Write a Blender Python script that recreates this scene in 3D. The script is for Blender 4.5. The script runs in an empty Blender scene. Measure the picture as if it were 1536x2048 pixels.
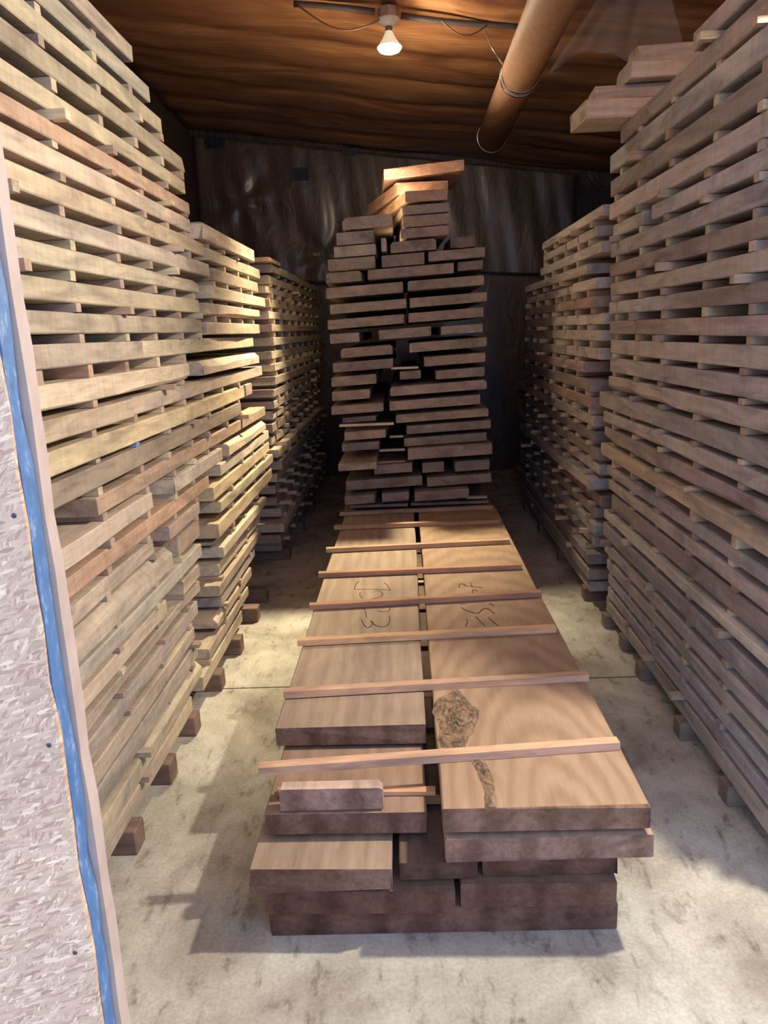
import bpy, bmesh, math, random, zlib
from mathutils import Vector, Matrix

rnd = random.Random(7)
COL = bpy.context.scene.collection
PI = math.pi

# ------------------------------------------------------------------ camera
F, W, H = 1538.0, 1536.0, 2048.0
CAM = Vector((0, 0, 1.65))
_p, _y, _r = math.radians(13.2), math.radians(2.1), math.radians(2.6)
_f = Vector((-math.sin(_y) * math.cos(_p), math.cos(_y) * math.cos(_p), -math.sin(_p)))
_r0 = Vector((math.cos(_y), math.sin(_y), 0))
_u0 = _r0.cross(_f)
CR = _r0 * math.cos(_r) - _u0 * math.sin(_r)
CU = _u0 * math.cos(_r) + _r0 * math.sin(_r)


def on(ax, val, x, y):
    d = _f * F + CR * (x - W / 2) - CU * (y - H / 2)
    return CAM + d * ((val - CAM[ax]) / d[ax])


def projx(p):
    v = Vector(p) - CAM
    return W / 2 + F * v.dot(CR) / v.dot(_f)


def y_at(X, z, px):
    """distance Y along a plank face at height z whose end shows at image column px"""
    lo, hi = 0.9, 14.0
    inc = projx((X, hi, z)) > projx((X, lo, z))
    for _ in range(50):
        m = (lo + hi) / 2
        if (projx((X, m, z)) < px) == inc:
            lo = m
        else:
            hi = m
    return (lo + hi) / 2


cd = bpy.data.cameras.new('camera')
cd.sensor_fit = 'VERTICAL'
cd.sensor_height = 36
cd.lens = F / H * 36
cd.clip_start = 0.02
cam = bpy.data.objects.new('camera', cd)
M = Matrix((CR, CU, -_f)).transposed().to_4x4()
M.translation = CAM
cam.matrix_world = M
COL.objects.link(cam)
sc = bpy.context.scene
sc.camera = cam
sc.view_settings.view_transform = 'Standard'
sc.view_settings.look = 'None'
sc.view_settings.gamma = 1
sc.view_settings.use_curve_mapping = False
sc.view_settings.exposure = 0.0
sc.cycles.use_denoising = True
sc.cycles.max_bounces = 6

# ------------------------------------------------------------------ materials
def nt(name):
    m = bpy.data.materials.new(name)
    m.use_nodes = True
    n = m.node_tree
    n.nodes.clear()
    out = n.nodes.new('ShaderNodeOutputMaterial')
    b = n.nodes.new('ShaderNodeBsdfPrincipled')
    n.links.new(b.outputs[0], out.inputs[0])
    return m, n, b


def node(n, t, **kw):
    x = n.nodes.new(t)
    for k, v in kw.items():
        if k.startswith('i_'):
            key = k[2:]
            x.inputs[int(key) if key.isdigit() else key].default_value = v
        else:
            setattr(x, k, v)
    return x


def ramp(n, stops):
    r = n.nodes.new('ShaderNodeValToRGB')
    e = r.color_ramp.elements
    while len(e) > 1:
        e.remove(e[-1])
    e[0].position, e[0].color = stops[0][0], (*stops[0][1], 1)
    for p, c in stops[1:]:
        q = e.new(p)
        q.color = (*c, 1)
    return r


def g(v):
    return (v, v, v)


def mul(n, a, b, fac=1.0, mode='MULTIPLY'):
    x = n.nodes.new('ShaderNodeMix')
    x.data_type = 'RGBA'
    x.blend_type = mode
    x.inputs[0].default_value = fac
    n.links.new(a, x.inputs[6])
    n.links.new(b, x.inputs[7])
    return x.outputs[2]


def bump(n, b, h, strength, dist):
    x = node(n, 'ShaderNodeBump', i_Strength=strength, i_Distance=dist)
    n.links.new(h, x.inputs['Height'])
    n.links.new(x.outputs[0], b.inputs['Normal'])


def coords(n, scale, rand=True, src='Object'):
    tc = node(n, 'ShaderNodeTexCoord')
    v = tc.outputs[src]
    if rand:
        oi = node(n, 'ShaderNodeObjectInfo')
        ml = node(n, 'ShaderNodeMath', operation='MULTIPLY', i_1=53.0)
        n.links.new(oi.outputs['Random'], ml.inputs[0])
        ad = node(n, 'ShaderNodeVectorMath', operation='ADD')
        n.links.new(v, ad.inputs[0])
        n.links.new(ml.outputs[0], ad.inputs[1])
        v = ad.outputs[0]
    mp = node(n, 'ShaderNodeMapping')
    mp.inputs['Scale'].default_value = scale
    n.links.new(v, mp.inputs[0])
    return mp.outputs[0]


def noise(n, vec, scale, detail=4, rough=0.55, dist=0.0):
    x = node(n, 'ShaderNodeTexNoise', i_Scale=scale, i_Detail=detail, i_Roughness=rough, i_Distortion=dist)
    n.links.new(vec, x.inputs['Vector'])
    return x.outputs[0]


def wood(name, along='Y', saw=True, contrast=0.35, rough=0.85, rings=0.0, blotch=1.0, factor=None, centre=None, stretch=0.10, rscale=5.0, rdist=5.0):
    """sawn timber: the tone is the object's own colour, grain runs along the plank"""
    m, n, b = nt(name)
    oi = node(n, 'ShaderNodeObjectInfo')
    sl = {'Y': (1, 0.09, 1), 'X': (0.09, 1, 1)}[along]
    v = coords(n, sl)
    fine = noise(n, v, 55, 5, 0.6, 0.6)
    r1 = ramp(n, [(0.25, g(1 - contrast)), (0.75, g(1 + contrast * 0.4))])
    n.links.new(fine, r1.inputs[0])
    vb = coords(n, {'Y': (1, 0.35, 1.6), 'X': (0.35, 1, 1.6)}[along])
    blot = noise(n, vb, 6.5, 4, 0.6, 1.0)
    r2 = ramp(n, [(0.28, (0.58, 0.56, 0.57)), (0.5, (0.95, 0.94, 0.93)), (0.72, (1.22, 1.18, 1.12))])
    n.links.new(blot, r2.inputs[0])
    c = mul(n, oi.outputs['Color'], r1.outputs[0])
    c = mul(n, c, r2.outputs[0], blotch)
    if factor:
        rgb = node(n, 'ShaderNodeRGB')
        rgb.outputs[0].default_value = (*factor, 1)
        c = mul(n, c, rgb.outputs[0])
    hgt = fine
    if rings:
        vr = coords(n, (1.0, stretch, 0.3), rand=centre is None)
        if centre:
            vr.node.inputs['Location'].default_value = centre
        w = node(n, 'ShaderNodeTexWave', wave_type='RINGS', rings_direction='Z', i_Scale=rscale, i_Distortion=rdist, i_Detail=2.5)
        w.inputs['Detail Scale'].default_value = 1.6
        n.links.new(vr, w.inputs['Vector'])
        r3 = ramp(n, [(0.0, (1 - rings, 1 - rings * 1.15, 1 - rings * 1.3)), (0.6, g(1.0)), (1.0, g(1.06))])
        n.links.new(w.outputs[0], r3.inputs[0])
        c = mul(n, c, r3.outputs[0])
    if saw:
        vs = coords(n, {'Y': (0.08, 1, 0.12), 'X': (1, 0.08, 0.12)}[along])
        s = noise(n, vs, 42, 3, 0.6)
        r4 = ramp(n, [(0.35, g(0.91)), (0.6, g(1.03))])
        n.links.new(s, r4.inputs[0])
        c = mul(n, c, r4.outputs[0])
        ad = node(n, 'ShaderNodeMath', operation='ADD')
        n.links.new(fine, ad.inputs[0])
        n.links.new(s, ad.inputs[1])
        hgt = ad.outputs[0]
    n.links.new(c, b.inputs['Base Color'])
    b.inputs['Roughness'].default_value = rough
    b.inputs['Specular IOR Level'].default_value = 0.25
    bump(n, b, hgt, 0.45, 0.004)
    return m


M_PLANK = wood('sawn_plank', contrast=0.24)
M_SLAB = wood('planed_slab', saw=False, contrast=0.16, rough=0.6, rings=0.10, blotch=0.55)
M_FIGURE = wood('figured_slab', saw=False, contrast=0.14, rough=0.6, rings=0.14, blotch=0.3, centre=(-0.05, 0.50, 0.0), stretch=0.26, rscale=6.5, rdist=3.6)
M_END = wood('end_grain', saw=False, contrast=0.4, rough=0.9, rings=0.3, factor=(0.72, 0.60, 0.60), stretch=1.0, rscale=3.0, rdist=4.0)
M_STICK = wood('spacer_wood', along='X', saw=False, contrast=0.28, rough=0.8)


def m_bark():
    m, n, b = nt('bark')
    v = coords(n, (1, 0.6, 1))
    a = noise(n, v, 38, 6, 0.7, 1.2)
    r = ramp(n, [(0.34, (0.07, 0.05, 0.04)), (0.48, (0.26, 0.17, 0.10)), (0.68, (0.50, 0.33, 0.20))])
    n.links.new(a, r.inputs[0])
    n.links.new(r.outputs[0], b.inputs['Base Color'])
    b.inputs['Roughness'].default_value = 0.95
    bump(n, b, a, 1.0, 0.02)
    return m


def m_floor():
    m, n, b = nt('stained_concrete')
    v = coords(n, (1, 1, 1), rand=False)
    big = noise(n, v, 2.2, 5, 0.6, 0.6)
    r = ramp(n, [(0.28, (0.27, 0.24, 0.19)), (0.42, (0.42, 0.385, 0.315)), (0.58, (0.58, 0.55, 0.46)), (0.78, (0.68, 0.66, 0.57))])
    n.links.new(big, r.inputs[0])
    v2 = coords(n, (1, 0.4, 1), rand=False)
    spots = noise(n, v2, 16, 6, 0.68, 0.3)
    r2 = ramp(n, [(0.30, (0.45, 0.40, 0.36)), (0.44, g(0.92)), (0.7, g(1.08))])
    n.links.new(spots, r2.inputs[0])
    c = mul(n, r.outputs[0], r2.outputs[0])
    vd = node(n, 'ShaderNodeTexVoronoi', i_Scale=6.0)
    vd.feature = 'F1'
    n.links.new(v, vd.inputs['Vector'])
    r3 = ramp(n, [(0.02, g(0.35)), (0.07, g(1.0))])
    n.links.new(vd.outputs['Distance'], r3.inputs[0])
    c = mul(n, c, r3.outputs[0], 0.8)
    fine = noise(n, v, 90, 3, 0.6)
    r4 = ramp(n, [(0.3, g(0.82)), (0.7, g(1.1))])
    n.links.new(fine, r4.inputs[0])
    c = mul(n, c, r4.outputs[0])
    n.links.new(c, b.inputs['Base Color'])
    b.inputs['Roughness'].default_value = 0.9
    b.inputs['Specular IOR Level'].default_value = 0.2
    bump(n, b, fine, 0.25, 0.004)
    return m


def m_osb():
    m, n, b = nt('strand_board')
    cols = None
    hs = None
    for i, (rot, sc_) in enumerate([(0.5, (95, 95, 560)), (-0.9, (520, 95, 110)), (1.3, (110, 110, 600)), (-0.2, (620, 110, 120)), (0.9, (100, 90, 520)), (-1.25, (480, 90, 95))]):
        tc = node(n, 'ShaderNodeTexCoord')
        mp = node(n, 'ShaderNodeMapping')
        mp.inputs['Rotation'].default_value = (0, rot, 0)
        n.links.new(tc.outputs['Object'], mp.inputs[0])
        mp2 = node(n, 'ShaderNodeMapping')
        mp2.inputs['Scale'].default_value = sc_
        n.links.new(mp.outputs[0], mp2.inputs[0])
        vo = node(n, 'ShaderNodeTexVoronoi', i_Scale=1.0)
        n.links.new(mp2.outputs[0], vo.inputs['Vector'])
        sep = node(n, 'ShaderNodeSeparateColor')
        n.links.new(vo.outputs['Color'], sep.inputs[0])
        r = ramp(n, [(0.0, (0.44, 0.26, 0.15)), (0.35, (0.60, 0.39, 0.235)), (0.8, (0.70, 0.465, 0.285)), (1.0, (0.90, 0.66, 0.42))])
        n.links.new(sep.outputs[0], r.inputs[0])
        if cols is None:
            cols, hs = r.outputs[0], sep.outputs[1]
        else:
            mx = n.nodes.new('ShaderNodeMix')
            mx.data_type = 'RGBA'
            st = ramp(n, [(0.45, g(0)), (0.5, g(1))])
            n.links.new(sep.outputs[2], st.inputs[0])
            n.links.new(st.outputs[0], mx.inputs[0])
            n.links.new(cols, mx.inputs[6])
            n.links.new(r.outputs[0], mx.inputs[7])
            cols = mx.outputs[2]
    v = coords(n, (1, 1, 1), rand=False)
    bl = noise(n, v, 5, 4, 0.6)
    rr = ramp(n, [(0.3, (0.86, 0.83, 0.86)), (0.7, (1.06, 1.04, 1.02))])
    n.links.new(bl, rr.inputs[0])
    cols = mul(n, cols, rr.outputs[0])
    n.links.new(cols, b.inputs['Base Color'])
    b.inputs['Roughness'].default_value = 0.75
    bump(n, b, hs, 0.35, 0.0015)
    return m


def m_foam():
    m, n, b = nt('blue_foam')
    v = coords(n, (1, 1, 0.5), rand=False)
    a = noise(n, v, 70, 4, 0.7)
    r = ramp(n, [(0.35, (0.055, 0.13, 0.26)), (0.56, (0.085, 0.18, 0.34)), (0.70, (0.33, 0.40, 0.46))])
    n.links.new(a, r.inputs[0])
    n.links.new(r.outputs[0], b.inputs['Base Color'])
    b.inputs['Roughness'].default_value = 0.6
    bump(n, b, a, 0.5, 0.004)
    return m


def m_film(name, c0, c1, rough, coat, bs, sc_=(1, 1, 1), nscale=3.0):
    """kraft facing under wrinkled clear plastic"""
    m, n, b = nt(name)
    v = coords(n, sc_, rand=False)
    a = noise(n, v, nscale, 5, 0.6, 1.2)
    r = ramp(n, [(0.3, c0), (0.7, c1)])
    n.links.new(a, r.inputs[0])
    n.links.new(r.outputs[0], b.inputs['Base Color'])
    b.inputs['Roughness'].default_value = rough
    b.inputs['Coat Weight'].default_value = coat
    b.inputs['Coat Roughness'].default_value = 0.22
    w = noise(n, v, nscale * 2.3, 4, 0.6, 2.5)
    bump(n, b, w, bs, 0.05)
    return m


def m_plain(name, c, rough=0.6, metal=0.0, emit=None, es=0.0):
    m, n, b = nt(name)
    v = coords(n, (1, 1, 1), rand=False)
    a = noise(n, v, 25, 3)
    r = ramp(n, [(0.3, tuple(x * 0.85 for x in c)), (0.7, tuple(min(1, x * 1.1) for x in c))])
    n.links.new(a, r.inputs[0])
    n.links.new(r.outputs[0], b.inputs['Base Color'])
    b.inputs['Roughness'].default_value = rough
    b.inputs['Metallic'].default_value = metal
    if emit:
        b.inputs['Emission Color'].default_value = (*emit, 1)
        b.inputs['Emission Strength'].default_value = es
    return m


M_BARK = m_bark()
M_FLOOR = m_floor()
M_OSB = m_osb()
M_FOAM = m_foam()
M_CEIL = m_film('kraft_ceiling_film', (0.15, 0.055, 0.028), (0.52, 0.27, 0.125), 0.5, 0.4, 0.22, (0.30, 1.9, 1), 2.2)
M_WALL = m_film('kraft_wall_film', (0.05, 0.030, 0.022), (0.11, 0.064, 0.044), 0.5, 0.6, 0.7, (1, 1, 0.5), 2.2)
M_DRAPE = m_film('brown_plastic', (0.065, 0.040, 0.028), (0.16, 0.095, 0.064), 0.45, 0.5, 0.3, (1.2, 1, 0.5), 1.8)
M_PRINT = m_plain('printed_ink', (0.012, 0.02, 0.05), 0.5)
M_DUCT = m_plain('duct_board', (0.42, 0.25, 0.17), 0.6)
M_STRAP = m_plain('galvanised_strap', (0.5, 0.5, 0.5), 0.3, 1.0)
M_CABLE = m_plain('cable_sheath', (0.07, 0.06, 0.06), 0.5)
M_CORD = m_plain('cord_sheath', (0.16, 0.08, 0.05), 0.5)
M_BOX = m_plain('steel_box', (0.36, 0.30, 0.27), 0.5, 0.3)
M_PORC = m_plain('porcelain', (0.75, 0.73, 0.66), 0.35)
M_NECK = m_plain('bulb_collar', (0.3, 0.28, 0.26), 0.3, 0.9)
M_REFL = m_plain('bulb_glass', (0.85, 0.82, 0.74), 0.2, 0.0, (1.0, 0.86, 0.58), 0.55)
M_LENS = m_plain('bulb_lens', (1, 1, 1), 0.3, 0.0, (1.0, 0.92, 0.72), 30.0)
M_EDGE = m_plain('pale_edge_board', (0.50, 0.37, 0.29), 0.7)
M_BROWN = m_plain('brown_seal', (0.28, 0.20, 0.20), 0.8)
M_PENCIL = m_plain('crayon_mark', (0.085, 0.05, 0.035), 0.9)
M_NAIL = m_plain('screw_head', (0.08, 0.08, 0.09), 0.4, 0.8)
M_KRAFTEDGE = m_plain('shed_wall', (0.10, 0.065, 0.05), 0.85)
M_JOINT = m_plain('floor_joint', (0.10, 0.085, 0.065), 0.95)


def m_plastic():
    m, n, b = nt('clear_plastic')
    v = coords(n, (1, 1, 0.4), rand=False)
    a = noise(n, v, 7, 4, 0.6, 1.5)
    b.inputs['Base Color'].default_value = (0.5, 0.48, 0.46, 1)
    b.inputs['Roughness'].default_value = 0.3
    b.inputs['Alpha'].default_value = 0.24
    bump(n, b, a, 0.7, 0.04)
    return m


M_PLASTIC = m_plastic()

# ------------------------------------------------------------------ object helpers
def link(name, me, mat, parent=None, loc=None):
    o = bpy.data.objects.new(name, me)
    COL.objects.link(o)
    if mat and not me.materials:
        me.materials.append(mat)
    if parent:
        o.parent = parent
    if loc is not None:
        o.location = loc
    return o


def tag(o, label, cat, group=None, kind=None):
    o['label'] = label
    o['category'] = cat
    if group:
        o['group'] = group
    if kind:
        o['kind'] = kind
    return o


def struct(o):
    o['kind'] = 'structure'
    return o


def empty(name, loc=(0, 0, 0)):
    o = bpy.data.objects.new(name, None)
    o.empty_display_size = 0.1
    COL.objects.link(o)
    o.location = loc
    return o


def bm_mesh(name, bm, smooth=False):
    bmesh.ops.recalc_face_normals(bm, faces=bm.faces)
    me = bpy.data.meshes.new(name)
    bm.to_mesh(me)
    bm.free()
    if smooth:
        for p in me.polygons:
            p.use_smooth = True
    return me


def box(bm, x0, x1, y0, y1, z0, z1):
    vs = [bm.verts.new((x, y, z)) for x in (x0, x1) for y in (y0, y1) for z in (z0, z1)]
    for f in ((0, 1, 3, 2), (4, 6, 7, 5), (0, 4, 5, 1), (2, 3, 7, 6), (0, 2, 6, 4), (1, 5, 7, 3)):
        bm.faces.new([vs[i] for i in f])


def rings_mesh(bm, loops, cap=True):
    rows = [[bm.verts.new(p) for p in lp] for lp in loops]
    k = len(rows[0])
    for a, b_ in zip(rows, rows[1:]):
        for i in range(k):
            j = (i + 1) % k
            bm.faces.new((a[i], a[j], b_[j], b_[i]))
    if cap:
        bm.faces.new(rows[0][::-1])
        bm.faces.new(rows[-1])


def tube(bm, pts, r, n=10):
    loops = []
    for i, p in enumerate(pts):
        p = Vector(p)
        a = Vector(pts[max(0, i - 1)])
        b_ = Vector(pts[min(len(pts) - 1, i + 1)])
        d = (b_ - a).normalized()
        u = d.cross(Vector((0, 0, 1)))
        if u.length < 1e-3:
            u = d.cross(Vector((1, 0, 0)))
        u.normalize()
        v = u.cross(d)
        loops.append([p + u * r * math.cos(2 * PI * k / n) + v * r * math.sin(2 * PI * k / n) for k in range(n)])
    rings_mesh(bm, loops)


def lathe(bm, prof, n=28, c=(0, 0)):
    loops = [[(c[0] + r * math.cos(2 * PI * k / n), c[1] + r * math.sin(2 * PI * k / n), z) for k in range(n)] for r, z in prof]
    rings_mesh(bm, loops)


def plank_mesh(name, w, t, ln, seed, face=0, wob=0.004, ends=0.004, wane=0.0, slope=0.0, seg=0.14, taper_ends=(0, 0)):
    """sawn plank, w across X, t up Z, ln along Y, centred; face -1/+1: the waney/wobbly long side"""
    r = random.Random(seed)
    n = max(3, int(ln / seg))
    hw, ht = w / 2, t / 2
    c = min(0.004, t * 0.06)
    loops = []
    ph = [r.uniform(0, 6.28) for _ in range(6)]
    fr = [r.uniform(1.2, 3.2) for _ in range(6)]

    def wv(k, y):
        return 0.5 + 0.35 * math.sin(fr[k] * y + ph[k]) + 0.15 * math.sin(fr[k] * 4.1 * y + ph[k] * 2)
    for i in range(n + 1):
        y = -ln / 2 + ln * i / n
        endf = 1.0
        tp = 0.0
        if taper_ends[0] and i == 0:
            tp = taper_ends[0]
        if taper_ends[1] and i == n:
            tp = taper_ends[1]
        il = wob * wv(0, y) + tp if face <= 0 else 0.001
        ir = wob * wv(1, y) + tp if face >= 0 else 0.001
        zt = 0.0022 * wv(2, y)
        zb = 0.0022 * wv(3, y)
        wn_t = wane * t * max(0, wv(4, y) - 0.15) if wane > 0 else 0.0
        wn_b = -wane * t * max(0, wv(4, y) - 0.15) if wane < 0 else 0.0
        x0, x1, z0, z1 = -hw + il, hw - ir, -ht + zb, ht - zt
        lp = [(x0, z0 + c), (x0 + c, z0), (x1 - c, z0), (x1, z0 + c), (x1, z1 - c), (x1 - c, z1), (x0 + c, z1), (x0, z1 - c)]
        lp = [list(q) for q in lp]
        if wn_t:
            if face >= 0:
                lp[5][0] -= wn_t * 1.1
                lp[4][1] -= wn_t
            if face <= 0:
                lp[6][0] += wn_t * 1.1
                lp[7][1] -= wn_t
        if wn_b:
            if face >= 0:
                lp[2][0] -= wn_b * 1.1
                lp[3][1] += wn_b
            if face <= 0:
                lp[1][0] += wn_b * 1.1
                lp[0][1] += wn_b
        ye = 0.0
        loop = []
        for (x, z) in lp:
            dy = 0.0
            if i in (0, n):
                dy = r.uniform(0, ends) * (1 if i == 0 else -1)
            loop.append((x, y + dy, z + slope * x))
        loops.append(loop)
    bm = bmesh.new()
    rings_mesh(bm, loops)
    return bm_mesh(name, bm)


def tint(base, var=0.12, hue=0.05):
    k = 1 + rnd.uniform(-var, var)
    return (base[0] * k * (1 + rnd.uniform(-hue, hue)), base[1] * k, base[2] * k * (1 + rnd.uniform(-hue, hue)), 1)


TONES = {
    'tan': (0.545, 0.445, 0.335), 'pale': (0.62, 0.525, 0.39), 'grey': (0.49, 0.42, 0.34), 'red': (0.50, 0.34, 0.245),
    'brown': (0.41, 0.315, 0.245), 'dark': (0.25, 0.19, 0.155), 'gold': (0.64, 0.50, 0.325), 'umber': (0.31, 0.24, 0.20),
}
WORD = {'tan': 'weathered tan', 'pale': 'pale sawn', 'grey': 'dusty grey', 'red': 'reddish brown', 'brown': 'plain brown', 'dark': 'dark brown', 'gold': 'golden', 'umber': 'umber brown'}
ORD = ('lowest second third fourth fifth sixth seventh eighth ninth tenth eleventh twelfth thirteenth fourteenth fifteenth sixteenth seventeenth '
       'eighteenth nineteenth twentieth twenty-first twenty-second twenty-third twenty-fourth twenty-fifth twenty-sixth twenty-seventh '
       'twenty-eighth twenty-ninth thirtieth').split()

STICKS = []      # (x0, x1, y0, y1, z0, z1, stack)


def stack(key, where, X, side, rows, width, ystick, sgroup, sname):
    """rows: from the lowest up: (z0, z1, [(ya, yb, dx, tone, style)]); side +1: the face looks towards +X"""
    prev_top = None
    for ri, (z0, z1, bl) in enumerate(rows):
        many = len(bl)
        for bi, (ya, yb, dx, tone, style) in enumerate(bl):
            ln = yb - ya
            w = width
            xf = X + side * dx
            xc = xf - side * w / 2
            me = plank_mesh('rough_plank', w, z1 - z0, ln, zlib.crc32(('%s %d %d' % (key, ri, bi)).encode()) & 0xffff, side, 0.006 if style != 'wavy' else 0.016,
                            0.006 if style != 'broken' else 0.05, {'wane': 0.55, 'waneb': -0.55, 'rag': -0.3}.get(style, 0.0))
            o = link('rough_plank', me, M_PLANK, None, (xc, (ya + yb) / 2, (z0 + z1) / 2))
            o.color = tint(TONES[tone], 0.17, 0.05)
            if key in 'RS':  # bluish daylight and haze put into the tone of the shaded-side planks
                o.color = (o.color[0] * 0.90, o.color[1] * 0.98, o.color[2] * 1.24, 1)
            pos = '' if many == 1 else (('door-end ' if bi == 0 else 'deep-end ' if bi == many - 1 else 'mid-run '))
            lay = ORD[ri] if ri < len(rows) - 1 else 'topmost'
            tag(o, '%s %splank, %s layer %s %s' % (WORD[tone], pos, lay, 'up in' if lay != 'topmost' else 'of', where), 'plank', 'planks of ' + sgroup)
    # spacer sticks in every gap
    for ri in range(len(rows)):
        zt = rows[ri][0]
        if ri == 0:
            continue
        zb = rows[ri - 1][1]
        if zt - zb < 0.006 or zt - zb > 0.05:
            continue
        lo_spans = [(b[0], b[1]) for b in rows[ri - 1][2]]
        hi_spans = [(b[0], b[1]) for b in rows[ri][2]]
        for ys in ystick:
            y = ys + rnd.uniform(-0.03, 0.03)
            if not any(a + 0.02 < y - 0.02 and y + 0.02 < b_ - 0.0 for a, b_ in lo_spans):
                continue
            if not any(a + 0.0 < y and y < b_ for a, b_ in hi_spans):
                continue
            out = rnd.choice((-0.012, -0.008, -0.004, 0.0, 0.002, 0.005)) if rnd.random() < 0.86 else rnd.choice((0.02, 0.03, 0.045))
            xa = X + side * out
            xb = X - side * (width - 0.02)
            STICKS.append((min(xa, xb), max(xa, xb), y - 0.018, y + 0.018, zb + 0.0004, zt - 0.0004, sname, key))


def fill(rows):
    """keep a clear gap between layers (low to high)"""
    rows = sorted(rows, key=lambda q: q[0])
    out = []
    for i, (z0, z1, bl) in enumerate(rows):
        if out and z0 < out[-1][1] + 0.012:
            pz0, pz1, pb = out[-1]
            mid = (z0 + pz1) / 2
            out[-1] = (pz0, mid - 0.006, pb)
            z0 = mid + 0.006
        out.append((z0, z1, bl))
    return out


# ------------------------------------------------------------------ stack beside the door panel (bright wall)
XL = -0.975
NEAR = 1.35


def zrow(X, px, yt, yb):
    return on(0, X, px, yb).z, on(0, X, px, yt).z


def L(z0, z1, *boards, X=XL):
    """boards: (start column or None, end column or a Y length as ('y', v), dx, tone, style)"""
    out = []
    for (a, e, dx, tone, style) in boards:
        zz = (z0 + z1) / 2
        ya = NEAR + rnd.uniform(-0.15, 0.15) if a is None else (a[1] if isinstance(a, tuple) else y_at(X, zz, a))
        yb = e[1] if isinstance(e, tuple) else y_at(X, zz, e)
        out.append((ya, yb, dx, tone, style))
    # neighbours in a layer must not touch
    for i in range(1, len(out)):
        if out[i][0] < out[i - 1][1] + 0.012:
            out[i] = (out[i - 1][1] + 0.012,) + out[i][1:]
    return (z0, z1, out)


rowsL1 = [
    L(0.090, 0.160, (None, ('y', 3.02), 0.0, 'tan', '')),
    L(0.182, 0.252, (None, 401, 0.012, 'tan', 'wane')),
    L(0.272, 0.345, (None, 396, 0.0, 'grey', '')),
    L(0.362, 0.428, (None, 388, 0.006, 'tan', 'rag')),
    L(0.446, 0.508, (None, 398, 0.0, 'grey', '')),
    L(0.524, 0.583, (None, 402, 0.0, 'tan', 'waneb')),
    L(0.602, 0.663, (None, 335, 0.0, 'tan', ''), (366, 398, 0.006, 'brown', '')),
    L(0.682, 0.740, (None, 402, 0.004, 'grey', '')),
    L(0.760, 0.846, (None, 343, 0.010, 'pale', 'wane'), (362, 404, -0.012, 'brown', '')),
    L(0.868, 0.926, (None, 312, 0.004, 'tan', 'wavy'), (338, 400, 0.004, 'brown', '')),
    L(0.949, 1.010, (None, 419, 0.0, 'red', '')),
    L(1.037, 1.103, (None, 305, 0.008, 'tan', 'wavy'), (345, ('y', 3.93), 0.010, 'grey', '')),
    L(1.126, 1.186, (195, ('y', 5.28), 0.0, 'red', '')),
    L(1.212, 1.284, (None, ('y', 4.52), 0.0, 'brown', '')),
    L(1.301, 1.372, (None, 489, 0.012, 'gold', 'wavy')),
    L(1.396, 1.460, (None, 268, 0.016, 'tan', 'broken'), (264, ('y', 5.30), -0.004, 'tan', '')),
    L(1.482, 1.552, (None, 377, 0.010, 'pale', 'rag')),
    L(1.591, 1.657, (None, 281, 0.012, 'tan', ''), (283, ('y', 5.10), -0.002, 'tan', 'wavy')),
    L(1.683, 1.747, (None, 403, 0.0, 'tan', '')),
    L(1.773, 1.836, (None, 399, 0.0, 'tan', '')),
    L(1.866, 1.926, (None, 395, 0.006, 'pale', 'wane')),
    L(1.955, 2.019, (None, 419, 0.006, 'grey', 'wavy')),
    L(2.048, 2.114, (None, 409, 0.0, 'tan', '')),
    L(2.137, 2.200, (None, 384, 0.0, 'tan', 'wavy')),
    L(2.218, 2.272, (None, 381, 0.0, 'red', '')),
    L(2.300, 2.358, (None, 372, 0.0, 'pale', '')),
    L(2.392, 2.455, (None, 369, 0.004, 'tan', 'broken')),
    L(2.484, 2.546, (None, 322, 0.006, 'tan', '')),
    L(2.572, 2.634, (None, 299, 0.004, 'grey', '')),
    L(2.652, 2.712, (None, 258, 0.016, 'grey', '')),
]
rowsL1 = fill(rowsL1)
stack('L1', 'the stack beside the door panel', XL, 1, rowsL1, 0.62, [1.62, 1.98, 2.36, 2.765, 3.105, 3.42, 3.735, 4.12, 4.5, 4.88, 5.2], 'the stack beside the door panel', 'door panel stack')

# ------------------------------------------------------------------ middle stack of the bright wall
XM = -0.973
m0 = lambda z: max(3.96, 0)
longr = {1.212: 4.55, 1.126: 5.30, 1.396: 5.32, 1.591: 5.12, 1.301: None}


def Mrow(z0, z1, a, e, dx, tone, style):
    return L(z0, z1, (a, e, dx, tone, style), X=XM)


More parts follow.
